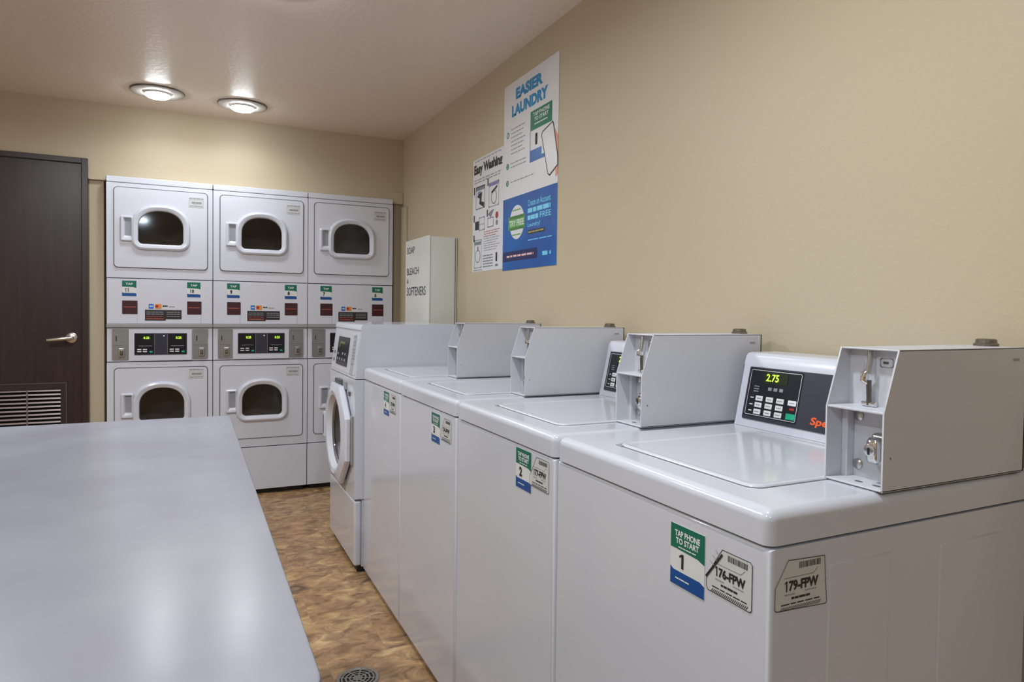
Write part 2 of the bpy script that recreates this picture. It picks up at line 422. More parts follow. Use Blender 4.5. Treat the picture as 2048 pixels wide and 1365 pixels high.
def serial_tag(b, pts, txt, tx, z=.0005):
    b.plate([pts], 0, z, clear_paper)
    b.line(pts, .0011, z+.0003, black_ink, True)
    x0, x1, y0, y1 = tx
    b.one(x0, x0+(x1-x0)*.075, y0, y1, z+.0004, black_ink); b.text(txt[1:], x0+(x1-x0)*.12, x1, y0, y1, z+.0004, black_ink, .045)
    w = x1-x0; h = y1-y0
    x = x0+w*.42; k = 7
    while x < x0+w*1.05:
        k = (k*73+11) % 97; ww = w*(.012+.02*(k % 5)/5); b.rect(x, x+ww, y1+h*1.0, y1+h*1.6, z+.0003, black_ink); x += ww+w*.018
    b.line([(x0-w*.02, y1+h*.28), (x0+w*.85, y1+h*.28), (x0+w*.98, y1+h*.8)], .0006, z+.0003, black_ink)
    b.scribble(x0, x0+w*.3, y0-h*.32, h*.13, z+.0003, grey_ink, 2, 2); b.scribble(x0+w*.6, x0+w*.95, y0-h*.22, h*.12, z+.0003, grey_ink, 3, 4)
    b.scribble(x0+w*.2, x0+w*.75, y0-h*.70, h*.22, z+.0003, black_ink, 4, 7)
    b.scribble(x0-w*.1, x1+w*.05, y0-h*1.2, h*.12, z+.0003, black_ink, 6, 6)
    yb = y0-h*1.75
    xx = x0-w*.12
    while xx < x1+w*.08:
        b.line([(xx, yb), (xx+w*.05, yb+h*.3)], .0012, z+.0003, black_ink); xx += w*.055

# ------------------------------------------------------------------ top-load washers
XF, ZB, ZT, WD = .713, .909, .959, .610
def make_washer(y0):
    t = thing('washing_machine', (XF, y0, 0), '', 'washing machine', 'top-loading washers in the row')
    vert = lambda a, c: abs(a.z-c.z) > .5 and min(a.x, c.x) < XF+.01
    b = MB(); b.box(XF, W-.03, y0, y0+WD, .022, ZB-.004, enamel, .009, 3, lambda a, c: (min(a.x, c.x) < XF+.01 and max(a.x, c.x) < XF+.01))
    b.box(XF+.012, W-.04, y0+.010, y0+WD-.010, ZB-.006, ZB+.002, gasket)
    # pressed fields on the near side
    for x0, x1, z1 in ((XF+.115, XF+.250, .868), (XF+.372, XF+.53, .862)):
        b.M = facing_y(0, y0, 0)
        b.loft([[(x, z, 0) for x, z in ((x0, .10), (x1, .10), (x1, z1), (x0, z1))], [(x, z, .0013) for x, z in ((x0+.003, .103), (x1-.003, .103), (x1-.003, z1-.003), (x0+.003, z1-.003))]], enamel, True)
    b.M = Matrix.Identity(4)
    b.build('cabinet', t)
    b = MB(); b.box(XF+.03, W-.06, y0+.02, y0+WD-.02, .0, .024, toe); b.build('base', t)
    for px in (XF+.025, W-.075):
        for py in (y0+.025, y0+WD-.06):
            b = MB(frame((px+.015, py+.015, .001), (1, 0, 0), (0, 1, 0))); b.lathe([(.017, 0), (.017, .008), (.009, .010), (.009, .022)], black, 14, cap0=True); b.build('foot', t)
    # top panel, thick with generously rounded edges
    b = MB(); b.box(XF-.002, W-.012, y0+.001, y0+WD-.001, ZB, ZT, enamel, .017, 5, lambda a, c: not (a.z < ZB+.01 and c.z < ZB+.01) and not (min(a.x, c.x) > W-.02))
    b.build('top_panel', t)
    # lid: rounded slab a few mm proud, with a raised rim and a finger notch
    lx0, lx1, ly0, ly1 = XF+.072, XF+.455, y0+.105, y0+.480
    b = MB(frame((0, 0, ZT), (1, 0, 0), (0, 1, 0)))
    def rr(g, z): return [(x, y, z) for x, y in rrect(lx0+g, lx1-g, ly0+g, ly1-g, .022-g*.5, 6)]
    b.loft([rr(-.004, -.001), rr(-.003, .0015), rr(.0, .0036), rr(.004, .0042), rr(.009, .0030), rr(.013, .0022)], enamel, True)
    b.loft([rr(-.0075, .0002), rr(-.0035, .0004)], gasket)
    b.build('lid', t)
    b = MB(); b.box(lx0-.010, lx0+.001, ly1-.022, ly1-.002, ZT-.001, ZT+.0018, grey_ink, .0006); b.build('lid_bumper', t)
    # console, a low wedge at the back with a sloped face
    cy0, cy1 = y0+.112, y0+.590
    prof = [(1.197, .9595), (1.2005, .971), (1.2285, 1.1040), (1.2275, 1.1085), (1.2335, 1.1275), (1.240, 1.1335), (1.250, 1.136), (1.330, 1.136), (1.330, .9595)]
    b = MB()
    for yy in (0,):
        vs = [(x, cy0, z) for x, z in prof]+[(x, cy1, z) for x, z in prof]; n = len(prof)
        b.add(vs, [(i, n+i, n+(i+1) % n, (i+1) % n) for i in range(n)]+[tuple(range(n)), tuple(reversed(range(n, 2*n)))], plastic)
    con = b.build('control_console', t, angle=32)
    sl = Vector((.2105, 0, 1)).normalized()
    ML = frame((1.1968, cy1-.044, .959), (0, -1, 0), sl)
    pu0 = y0+.572-(cy1-.044)     # far end of the dark field relative to the frame
    b = MB(ML)
    off = -(.572-.546)
    def X(u): return u+off+.004
    b.plate([rrect(X(.0), X(.455), .019, .146, .004, 3)], 0, .0012, panel_dark)
    b.poly(rrect(X(.004), X(.165), .027, .143, .003, 3), .0014, panel_black)
    b.line(rrect(X(.008), X(.160), .031, .139, .003, 3), .0011, .0017, white_ink, True)
    for v in (.088, .094, .100): b.scribble(X(.024), X(.040), v, .0022, .0017, grey_ink, 2, int(v*1000))
    for u in (.068, .085, .102): b.scribble(X(u), X(u+.011), .097, .0075, .0017, grey_ink, 2, int(u*1000))
    for v in (.072, .056, .041): b.scribble(X(.018), X(.028), v, .0025, .0017, white_ink, 2, 3)
    b.text('Speed Queen', X(.200), X(.375), .028, .050, .0017, orange_ink, .03, .15)
    b.build('control_panel', con)
    b = MB(ML); b.plate([rrect(X(.050), X(.122), .110, .136, .002, 2)], .0012, .0022, led_bg)
    b.text('2.75', X(.058), X(.096), .1145, .132, .0026, led, .015); b.build('price_display', con)
    for r_, v in enumerate((.072, .056, .040)):
        for c_, u in enumerate((.046, .078, .110)):
            b = MB(ML); b.box(X(u-.011), X(u+.011), v-.006, v+.006, .0012, .0032, white_ink, .001, 1)
            b.line([(X(u-.006), v), (X(u+.006), v)], .0022, .0034, grey_ink); b.build('button', con)
    b = MB(ML); b.box(X(.133), X(.157), .066, .078, .0012, .0032, white_ink, .001, 1); b.line([(X(.138), .072), (X(.152), .072)], .0022, .0034, grey_ink); b.build('button', con)
    b = MB(ML); b.box(X(.133), X(.159), .034, .048, .0012, .0034, teal_btn, .001, 1); b.build('start_button', con, 'green start button')
    b = MB(ML); b.rect(X(.139), X(.153), .056, .061, .0016, red_ink); b.build('red_marking', con)
    # coin box
    bx0, bx1, by0, by1, bz0, bz1 = .940, 1.312, y0+.0, y0+.106, ZT+.0015, 1.178
    pr = [(bx0, bz0), (bx0, 1.081), (.972, bz1), (bx1, bz1), (bx1, bz0)]
    th = .0028
    b = MB()
    for ya, yb_ in ((by0, by0+th), (by1-th, by1)):       # side sheets
        n = 5; vs = [(x, ya, z) for x, z in pr]+[(x, yb_, z) for x, z in pr]
        b.add(vs, [(i, n+i, n+(i+1) % n, (i+1) % n) for i in range(n)]+[tuple(range(n)), tuple(reversed(range(n, 2*n)))], boxwhite)
    b.box(.972, bx1, by0, by1, bz1-.003, bz1, boxwhite, .001, 1)
    b.box(bx1-.003, bx1, by0, by1, bz0, bz1, boxwhite)
    b.box(bx0, bx1, by0, by1, bz0, bz0+.003, boxwhite, .0008, 1)
    b.box(bx0+.001, .996, by0+.001, by1-.001, 1.079, 1.083, boxwhite, .001, 1)   # shelf
    b.box(.993, .996, by0+th, by1-th, bz0, bz1, boxwhite)                       # inner plate
    b.box(.976, .993, by1-th-.011, by1-th, bz0+.002, 1.079, boxwhite, .001, 1)        # hinge flange
    b.box(bx0+.006, bx1, by0+.002, by1-.002, bz0-.0018, bz0, gasket)
    cb = b.build('coin_box', t)
    MF = facing_x(.993, y0+.053, 0)   # local x to the right (towards the near side), y up
    b = MB(MF)
    b.tube([(-.006, bz1-.004, .010), (-.004, bz1-.020, .012), (-.005, bz1-.042, .015)], .0042, steel, 10)
    b.tube([(-.005, bz1-.034, .013), (-.010, bz1-.043, .016), (-.011, bz1-.052, .016), (-.006, bz1-.058, .014)], [.003, .0065, .0065, .003], chrome, 10)
    b.tube([(-.005, bz1-.052, .013), (-.004, 1.098, .013), (-.004, 1.086, .012)], [.0042, .0036, .0045], brass_dark, 10)
    b.tube([(-.016, 1.0875, .012), (.008, 1.0875, .012)], .0042, chrome, 10)
    b.build('coin_latch', cb)
    b = MB(MF); b.line(rrect(.006, .028, bz1-.030, bz1-.016, .003, 3), .0012, .0008, grey_ink, True)
    b.box(.011, .020, bz1-.025, bz1-.021, 0, .0015, brass_dark, .0005, 1); b.build('slot_mark', cb)
    b = MB(MF)
    b.box(.0045, .0475, .993, 1.043, 0, .020, steel, .007, 3); b.box(.0045, .030, .996, 1.037, .018, .034, chrome, .009, 3)
    b.lathe([(.0095, .033), (.0095, .037), (.0075, .038)], chrome, 20, (.0165, 1.018))
    b.rect(.0145, .0185, 1.011, 1.022, .0384, black)
    b.build('coin_lock', cb)
    for vz in (1.064, .984):
        b = MB(MF); b.lathe([(.0085, 0), (.0085, .0025), (.006, .0045), (0.001, .005)], steel, 18, (-.030, vz)); b.build('bolt', cb)
    for u in (-.004, .028):
        b = MB(MF); b.poly([(u-.011, bz0+.0033), (u+.011, bz0+.0033), (u, bz0+.009)], .0215, grey_ink); 
        b.M = frame((.955, y0+.053-u, bz0+.003), (0, -1, 0), (1, 0, 0)); b.v = []; b.f = []; b.mi = []
        b.poly(circ(0, .006, .0075, 14, .004), .0004, gasket); b.build('floor_hole', cb)
    b = MB(facing_y(.957, by0, 1.012)); b.lathe([(.0016, 0), (.0016, .0004)], gasket, 10); b.build('screw', cb)
    b = MB(facing_y(0, by0, 0)); b.rect(1.272, 1.290, 1.155, 1.159, .0006, grey_ink); b.build('side_mark', cb)
    b = MB(frame((1.29, y0+.056, bz1), (1, 0, 0), (0, 1, 0)))
    b.lathe([(.020, 0), (.020, .004), (.017, .006), (.0165, .0115), (.014, .013)], knob_m, 24, cap0=True); b.build('lock_cap', cb)
    return t

def copy_obj(o, parent, off):
    c = o.copy(); COL.objects.link(c); c.parent = parent
    if parent is None: c.location = o.location+off
    c['_o'] = tuple(Vector(o['_o'])+off)
    for ch in list(o.children): copy_obj(ch, c, off)
    return c
w1 = make_washer(.682)
WY = [.682, 1.302, 1.922, 2.535]
washers = [w1]+[copy_obj(w1, None, Vector((0, y-.682, 0))) for y in WY[1:]]
labs = ['white top-loading washer nearest the viewer, its 2.75 display fully visible',
        'white top-loading washer with the number 2 sticker, second in the row from the viewer',
        'white top-loading washer with the number 3 sticker, third in the row from the viewer',
        'white top-loading washer standing directly against the front-loading washer']
tags_ = ['176-FPW', '177-FPW', '174-FPW', '175-FPW']
for k, (wo, y) in enumerate(zip(washers, WY)):
    wo['label'] = labs[k]
    b = MB(facing_x(XF-.0002, y, 0))    # u = -(Y-y)
    dz = .0 if k == 0 else (.017 if k == 1 else .012)
    s0 = .215 if k == 0 else (.197 if k == 1 else (.232 if k == 2 else .245))
    start_sticker(b, -s0, -s0+.083, .785+dz, .885+dz-(.004 if k else 0), str(k+1)); b.build('number_sticker', wo, 'green, white and blue tap-to-start sticker')
    b = MB(facing_x(XF-.0002, y, 0))
    o = -.110+(.0 if k == 0 else (.006 if k == 1 else (-.012 if k == 2 else -.03)))+.0
    q = lambda u, v: (u+o+.110, v+dz)
    P = [(-.0935, .8765), (-.036, .8765), (-.0325, .873), (-.0325, .808), (-.036, .805), (-.1235, .806), (-.127, .811), (-.127, .826)]
    serial_tag(b, [q(*p_) for p_ in P], tags_[k], (-.108+o+.110, -.045+o+.110, .833+dz, .848+dz))
    if k == 0:
        b.line([q(-.127, .826), q(-.094, .868)], .004, .0011, black_ink)
        for a_ in (0, 1, 2): b.line([q(-.098-.006*a_, .864-.008*a_), q(-.108-.006*a_, .872-.010*a_)], .0010, .0012, grey_ink)
    b.build('serial_tag', wo, 'white serial tag with black outline'+(' and %s' % tags_[k] if k < 2 else ''))
b = MB(facing_y(0, .682-.0002, 0))
serial_tag(b, [(.746, .887), (.818, .884), (.8205, .850), (.824, .816), (.822, .8135), (.725, .818), (.722, .821), (.722, .850)], '179-FPW', (.740, .806, .843, .858))
b.build('serial_tag', w1, 'black outlined serial tag 179-FPW on the side')

# ------------------------------------------------------------------ front-load washer
FX, FY, FW, FT, FBX = .673, 3.152, .618, 1.158, 1.175
fl = thing('front_load_washer', (FX, FY, 0), 'white front-loading washer with round door, at the far end of the row', 'washing machine')
b = MB()
# body sides, back and bottom; face plate with the door opening
b.M = facing_x(FX, FY+FW, 0)
cu, cv = .308, .615
b.plate([rrect(0, FW, .345, .902, .004, 2), circ(cu, cv, .175, 48)], -.03, 0, enamel)
b.M = Matrix.Identity(4)
b.box(FX+.030, FBX, FY, FY+.02, .345, .902, enamel); b.box(FX+.030, FBX, FY+FW-.02, FY+FW, .345, .902, enamel)
b.box(FBX-.02, FBX, FY+.02, FY+FW-.02, .345, .902, enamel); b.box(FX+.030, FBX, FY+.02, FY+FW-.02, .875, .902, enamel)
b.box(FX+.034, FBX, FY, FY+FW, .03, .340, enamel)
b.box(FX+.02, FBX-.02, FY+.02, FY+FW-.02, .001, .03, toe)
b.box(FX+.010, FBX-.03, FY+.006, FY+FW-.006, .336, .350, gasket); b.box(FX+.010, FBX-.03, FY+.006, FY+FW-.006, .899, .906, gasket)
b.build('cabinet', fl)
b = MB(); b.box(FX, FX+.034, FY, FY+FW, .034, .338, enamel, .010, 3); b.build('kick_panel', fl)
# drum
b = MB(frame((FX+.02, FY+FW-cu, cv), (0, -1, 0), (0, 0, 1)))
b.lathe([(.182, .01), (.182, -.04), (.215, -.06), (.215, -.38), (.0, -.40)], drum_m, 48, cap=False); b.build('drum', fl)
# console
b = MB(); prof = [(FX+.002, .905), (FX+.030, 1.128), (FX+.026, 1.131), (FX+.030, 1.150), (FX+.042, FT), (FBX, FT), (FBX, .905)]
n = len(prof); vs = [(x, FY, z) for x, z in prof]+[(x, FY+FW, z) for x, z in prof]
b.add(vs, [(i, n+i, n+(i+1) % n, (i+1) % n) for i in range(n)]+[tuple(range(n)), tuple(reversed(range(n, 2*n)))], enamel)
con = b.build('control_console', fl, angle=50)
MC = frame((FX+.002, FY+FW, .907), (0, -1, 0), (.028, 0, .221))
b = MB(MC); b.plate([rrect(.020, .590, .012, .215, .010, 4)], 0, .0012, plastic)
b.plate([rrect(.480, .548, .010, .200, .004, 2)], .0012, .0018, grey_ink.copy() if False else mat('pale_grey_print', (.42, .42, .46, 1), .4))
for v in (.19, .165, .15, .13, .115, .10, .085, .06): b.scribble(.488, .542, v, .006, .0022, grey_ink, 3, int(v*1000))
b.build('label_field', con)
b = MB(MC); b.plate([rrect(.130, .400, .036, .180, .006, 3)], .0012, .0035, panel_black)
b.scribble(.19, .30, .150, .012, .004, mat('screen_olive', srgb(120, 125, 85), .4), 3, 4); b.rect(.17, .19, .125, .150, .004, mat('screen_olive', srgb(120, 125, 85), .4))
for u, v in ((.15, .06), (.15, .085), (.20, .06), (.26, .06), (.32, .06), (.32, .09), (.26, .09)): b.rect(u, u+.028, v, v+.012, .004, grey_ink)
b.build('display_screen', con)
b = MB(MC)
for v in (.095, .055): b.lathe([(.010, 0), (.009, .004)], gasket, 12, (.065, v))
b.build('indicator', con)
# door: octagonal white ring around a round glass
def octo(hw, hh, z, n=48):
    r = []
    for i in range(n):
        t = 2*PI*i/n; c, s_ = math.cos(t), math.sin(t)
        k = 1/max(abs(c), abs(s_), (abs(c)+abs(s_))/1.42)
        r.append((hw*c*k, hh*s_*k, z))
    return r
def rc(r_, z, n=48): return [(r_*math.cos(2*PI*i/n), r_*math.sin(2*PI*i/n), z) for i in range(n)]
MD = frame((FX, FY+FW-cu, cv), (0, -1, 0), (0, 0, 1))
fd = MB(MD); fd.loft([octo(.252, .228, .004), octo(.262, .238, .012), octo(.262, .238, .026), octo(.254, .230, .034), rc(.205, .044), rc(.185, .040), rc(.168, .018), rc(.160, .006)], plastic)
fd = fd.build('door', fl, angle=28)
b = MB(MD); b.lathe([(.167, .016), (.150, .012), (.135, -.02), (.09, -.05), (.0, -.06)], glass_m, 48, cap=False); b.build('door_glass', fd)
b = MB(MD); b.box(-.250, -.205, -.06, .07, .034, .050, plastic, .006, 2); b.box(-.236, -.212, -.045, .055, .048, .0506, gasket, .001, 1); b.build('door_handle', fd)
b = MB(MD); b.box(-.10, .03, .232, .262, .0, .016, gasket, .005, 2); b.box(.10, .135, .222, .262, .0, .008, grey_ink, .003, 1); b.box(.19, .215, .20, .222, 0, .008, gasket, .003, 1); b.build('door_latch', fl)
b = MB(MD); b.box(.262, .285, -.115, .115, .0, .010, mat('hinge_grey', (.28, .28, .26, 1), .4), .002, 1); b.build('door_hinge', fl)

# ------------------------------------------------------------------ stacked dryers
YD, XD, DW, BW = 4.7615, -.4557, .578, .574
ZTOP = 2.004
def make_dryer(x0):
    t = thing('stacked_dryer', (x0, YD, 0), '', 'dryer', 'stacked dryers against the back wall')
    M = facing_y(x0, YD, 0)
    wins = {'up': (.287, 1.606, 1.808, .121), 'low': (.292, .526, .727, .121)}
    b = MB(M)
    # face plate: upper and lower fields
    b.plate([rrect(0, BW, 1.398, 1.966, .003, 1), dome(.287, 1.59, 1.82, .135, .035)], -.02, 0, enamel_d)
    b.plate([rrect(0, BW, .320, .886, .003, 1), dome(.292, .51, .74, .135, .035)], -.02, 0, enamel_d)
    b.box(0, BW, 1.969, ZTOP, -.05, .001, enamel_d, .004, 2)
    b.box(0, .012, .03, ZTOP-.004, -.68, -.022, enamel_d); b.box(BW-.012, BW, .03, ZTOP-.004, -.68, -.022, enamel_d)
    b.box(0, BW, .03, ZTOP-.004, -.69, -.68, enamel_d); b.box(.002, BW-.002, 1.99, 2.002, -.68, -.02, enamel_d)
    b.box(.004, BW-.004, .034, .322, -.05, -.02, gasket); b.box(.004, BW-.004, .88, 1.40, -.05, -.016, gasket); b.box(.004, BW-.004, 1.960, 1.972, -.05, -.004, gasket)
    b.build('cabinet', t)
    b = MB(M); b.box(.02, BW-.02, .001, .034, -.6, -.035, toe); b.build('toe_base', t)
    b = MB(M); b.box(0, BW, .034, .314, -.03, 0, enamel_d, .004, 2); b.build('kick_panel', t)
    for k, (cx, y0, y1, hw) in wins.items():
        b = MB(M); cyy = (y0+y1)/2
        b.lathe([(.155, -.022), (.235, -.05), (.235, -.50), (.0, -.52)], drum_m, 40, (cx, cyy), cap=False)
        for a in (30, 150, 270):
            ca, sa = math.cos(math.radians(a)), math.sin(math.radians(a))
            b.tube([(cx+ca*.215, cyy+sa*.215, -.07), (cx+ca*.215, cyy+sa*.215, -.48)], .022, drum_m, 8)
        b.build('drum', t)
        hd = .0 if k == 'up' else 0
        dz0, dz1 = (1.462, 1.938) if k == 'up' else (.378, .850)
        b = MB(M)
        lp = rrect(.041, .543, dz0, dz1, .020, 5); lp2 = rrect(.045, .539, dz0+.004, dz1-.004, .017, 5)
        hole = dome(cx, y0-.012, y1+.012, hw+.012, .034)
        b.plate([rrect(.036, .548, dz0-.005, dz1+.005, .024, 5), hole], 0, .0012, gasket)
        b.plate([lp, hole], .0012, .008, enamel_d)
        dd = b.build('door', t)
        g = lambda e, z: [(x, y, z) for x, y in dome(cx, y0, y1, hw, .024, e)]
        b = MB(M); b.loft([g(.038, .006), g(.037, .016), g(.033, .024), g(.024, .028), g(.010, .0245), g(.003, .020), g(0, .012), g(0, .000)], plastic)
        b.build('window_frame', dd)
        b = MB(M); b.plate([dome(cx, y0, y1, hw, .024, .002)], .006, .010, glass_m); b.build('window_glass', dd)
        hz0, hz1 = (1.617, 1.769) if k == 'up' else (.548, .699)
        b = MB(M)
        ho = rrect(.072, .140, hz0, hz1, .008, 3); hi = rrect(.089, .130, hz0+.022, hz1-.014, .006, 3)
        b.loft([[(x, y, .007) for x, y in ho], [(x, y, .018) for x, y in rrect(.073, .139, hz0+.001, hz1-.001, .008, 3)], [(x, y, .023) for x, y in rrect(.078, .135, hz0+.006, hz1-.006, .007, 3)], [(x, y, .022) for x, y in rrect(.087, .131, hz0+.020, hz1-.012, .006, 3)], [(x, y, .0105) for x, y in rrect(.096, .130, hz0+.034, hz1-.014, .005, 3)]], plastic)
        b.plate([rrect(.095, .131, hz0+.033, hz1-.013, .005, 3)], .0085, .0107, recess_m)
        b.build('door_handle', dd)
        b = MB(M); sy = 1.846 if k == 'up' else .777
        b.plate([rrect(.440, .522, sy, sy+.062, .002, 2)], .008, .0084, clear_paper)
        b.line(rrect(.441, .521, sy+.001, sy+.048, .002, 2), .0010, .0088, grey_ink, True)
        b.scribble(.442, .522, sy+.057, .006, .0088, grey_ink, 3, 2); b.scribble(.456, .512, sy+.030, .013, .0088, grey_ink, 2, 5); b.scribble(.446, .518, sy+.010, .005, .0088, grey_ink, 5, 9)
        b.build('serial_tag', dd)
    # service panel in the middle with its ledge
    b = MB(M); b.box(0, BW, 1.122, 1.393, -.02, 0, enamel_d, .003, 2); b.build('service_panel', t)
    b = MB(M); b.box(-.001, BW+.001, 1.098, 1.122, -.02, .010, mat('ledge_grey', (.34, .33, .34, 1), .4), .003, 2); b.build('ledge', t)
    # control panel
    b = MB(M); b.box(0, BW, .891, 1.096, -.022, -.006, enamel_d, .002, 1)
    b.plate([rrect(.116, .456, .895, 1.088, .008, 4)], -.006, .006, plastic)
    cp = b.build('control_panel', t)
    b = MB(M); b.plate([rrect(.144, .429, .930, 1.063, .003, 2)], .006, .0075, panel_dark)
    for s0 in (.147, .322):
        b.poly(rrect(s0, s0+.104, .934, 1.059, .003, 2), .0078, panel_black)
        b.line([(s0+.104 if s0 < .2 else s0, .936), (s0+.104 if s0 < .2 else s0, 1.057)], .0016, .0080, grey_ink)
        b.rect(s0+.035, s0+.085, 1.022, 1.048, .0080, led_bg)
        b.text('0.25', s0+.046, s0+.076, 1.028, 1.042, .0083, led, .01)
        for u in (.012, .042): 
            for v in (.948, .961): b.rect(s0+u, s0+u+.022, v, v+.006, .0082, white_ink)
        b.rect(s0+.078, s0+.094, .944, .954, .0082, teal_btn)
        b.scribble(s0+.02, s0+.09, .985, .003, .0082, grey_ink, 5, 4)
    b.lathe([(.0045, .0075), (.0045, .010)], white_ink, 12, (.302, 1.047))
    b.build('display', cp)
    for s0 in (.027, .462):
        b = MB(M); b.plate([rrect(s0, s0+.084, .902, 1.088, .003, 2)], -.006, .002, slide_m)
        b.box(s0+.002, s0+.082, .992, .996, .002, .004, steel)
        b.box(s0+.002, s0+.006, 1.0, 1.086, .002, .003, steel)
        b.line([(s0+.016, 1.012), (s0+.016, 1.075)], .0035, .0024, steel); b.line([(s0+.022, 1.018), (s0+.022, 1.045)], .005, .0026, black)
        cs = b.build('coin_slide', cp)
        b = MB(M); b.box(s0+.034, s0+.066, .918, .972, .002, .012, steel, .005, 2); b.box(s0+.042, s0+.058, .930, .960, .012, .020, brass_dark, .004, 2)
        b.lathe([(.004, .0195), (.004, .0225)], chrome, 12, (s0+.050, .945)); b.build('coin_slot', cs)
    return t
d1 = make_dryer(XD)
dryers = [d1]+[copy_obj(d1, None, Vector((DW*k, 0, 0))) for k in (1, 2)]
dl = ['stack of two white dryers closest to the dark brown door', 'middle stack of two white dryers, between the other two stacks', 'stack of two white dryers nearest the right wall, partly behind the front-loading washer']
nums = [('11', '10'), ('9', '8'), ('7', '6')]
for k, o in enumerate(dryers):
    o['label'] = dl[k]; x0 = XD+DW*k
    M = facing_y(x0, YD-.0003, 0)
    for j, s0 in enumerate((.080, .430)):
        b = MB(M); start_sticker(b, s0, s0+.075, 1.288, 1.381, nums[k][j], True); b.build('number_sticker', o, 'green, white and blue sticker with the number %s' % nums[k][j])
        b = MB(M); b.plate([rrect(s0, s0+.081, 1.179, 1.261, .002, 1)], 0, .0006, maroon); b.scribble(s0+.008, s0+.073, 1.222, .005, .001, rust, 3, 8); b.build('warning_label', o, 'maroon warning label')
        b = MB(M); b.line([(s0+.078, 1.125), (s0+.078, 1.175)], .0015, .0004, grey_ink); b.build('panel_seam', o)
    b = MB(M)
    b.plate([rrect(.220, .247, 1.213, 1.242, .002, 1)], 0, .0005, mat('logo_blue', srgb(40, 110, 200), .4)); b.plate([rrect(.253, .289, 1.213, 1.242, .002, 1)], 0, .0005, mat('logo_amber', srgb(225, 140, 60), .4))
    b.poly(circ(.264, 1.228, .009, 14), .0008, red_ink); b.scribble(.225, .243, 1.228, .006, .0008, white_ink, 2, 2)
    b.scribble(.295, .322, 1.230, .008, .0004, black_ink, 2, 3); b.scribble(.330, .362, 1.226, .006, .0004, grey_ink, 3, 3)
    b.build('payment_logos', o, 'small blue and orange payment logos')
    b = MB(M); b.plate([[(.200, 1.140), (.312, 1.140), (.312, 1.149), (.399, 1.149), (.399, 1.206), (.200, 1.206)]], 0, .0006, mat('label_black', srgb(40, 34, 36), .4))
    for v in (1.192, 1.180, 1.166): b.scribble(.208, .300, v, .004, .0010, rust if v < 1.17 else grey_ink, 5, int(v*1000)); b.scribble(.318, .392, v, .004, .0010, grey_ink, 4, int(v*900))
    b.scribble(.208, .300, 1.152, .006, .0010, rust, 3, 8)
    b.build('instruction_label', o, 'black instruction label')

# ------------------------------------------------------------------ vending cabinet on the right wall
CX, CY0, CY1, CZ0, CZ1 = 1.188, 3.672, 4.132, .95, 1.648
vc = thing('vending_cabinet', (CX, CY0, CZ0), 'tall off-white cabinet lettered SOAP BLEACH & SOFTENERS on the right wall', 'cabinet')
b = MB(); b.box(CX+.012, W-.003, CY0, CY1, CZ0, CZ1-.006, cab_m, .003); b.build('body', vc)
b = MB(); b.box(CX, CX+.012, CY0-.002, CY1+.002, CZ0, CZ1, cab_m, .004); b.box(W-.016, W-.012, CY0-.0015, CY0+.001, CZ0, CZ1-.01, gasket)
fp = b.build('front_panel', vc)
ink = mat('stencil_ink', (.06, .06, .09, 1), .5)
for wd_, x0, x1, z0, z1 in (('SOAP', .034, .190, 1.566, 1.606), ('BLEACH', .034, .275, 1.438, 1.480), ('&', .036, .070, 1.388, 1.414), ('SOFTENERS', .034, .410, 1.312, 1.364)):
    b = MB(facing_x(CX-.0008, CY1, 0)); b.text(wd_, x0, x1, z0, z1, 0, ink, .01); b.build('lettering', fp)

# ------------------------------------------------------------------ posters on the right wall
pw = mat('poster_white', (.74, .73, .76, 1), .3); pblue = mat('poster_blue', srgb(2, 78, 158), .3, noise=((4, 4, 4), srgb(4, 98, 178), 2))
pcy = mat('poster_cyan', srgb(0, 135, 190), .3); pgreen = mat('poster_green', srgb(14, 120, 85), .3); plime = mat('poster_lime', srgb(95, 165, 70), .3)
pnavy = mat('poster_navy', srgb(20, 25, 85), .3); ppale = mat('poster_pale_cyan', srgb(120, 210, 240), .3); pskin = mat('poster_skin', srgb(225, 150, 125), .4)
plime_d = mat('poster_dark_lime', srgb(60, 120, 45), .3); pc2 = mat('poster_card_blue', srgb(20, 95, 170), .3)
Y1 = 3.038
po = MB(facing_x(W-.0005, Y1, 0)); po.plate([[(0, 1.423), (.548, 1.423), (.548, 2.305), (0, 2.305)]], 0, .0015, pw)
po = po.build('laundry_poster'); tag(po, 'tall white and blue EASIER LAUNDRY poster on the right wall', 'poster')
b = MB(facing_x(W-.002, Y1, 0)); z = .0004
b.rect(0, .548, 1.423, 1.764, z, pblue);
b.lathe([(.082, z+.0002)], pw, 36, (.160, 1.643)) if False else b.poly(circ(.158, 1.643, .079, 36), z+.0004, pw)
b.rect(.066, .242, 1.610, 1.674, z+.0007, plime); b.rect(.078, .235, 1.660, 1.674, z+.0010, plime_d); b.rect(.078, .235, 1.608, 1.620, z+.0010, plime_d)
b.text('TRY FREE', .078, .234, 1.626, 1.654, z+.0011, white_ink, .02); b.scribble(.11, .20, 1.70, .006, z+.0008, plime, 3, 2); b.scribble(.11, .20, 1.585, .006, z+.0008, plime, 3, 3)
b.text('Create an Account', .272, .490, 1.700, 1.728, z+.0005, ppale, .01)
b.scribble(.272, .490, 1.680, .020, z+.0005, ppale, 4, 12); b.scribble(.272, .380, 1.648, .020, z+.0005, ppale, 3, 5); b.text('FREE', .392, .495, 1.637, 1.662, z+.0005, ppale, .01)
b.text('Laundry!', .272, .395, 1.602, 1.626, z+.0005, ppale, .01)
b.rect(.276, .440, 1.574, 1.592, z+.0005, mat('poster_dark', srgb(30, 50, 60), .4)); b.scribble(.280, .430, 1.583, .006, z+.0008, mat('poster_gold', srgb(190, 160, 80), .4), 4, 3)
b.scribble(.276, .505, 1.548, .004, z+.0005, ppale, 2, 3); b.rect(.004, .370, 1.464, 1.510, z+.0005, pnavy)
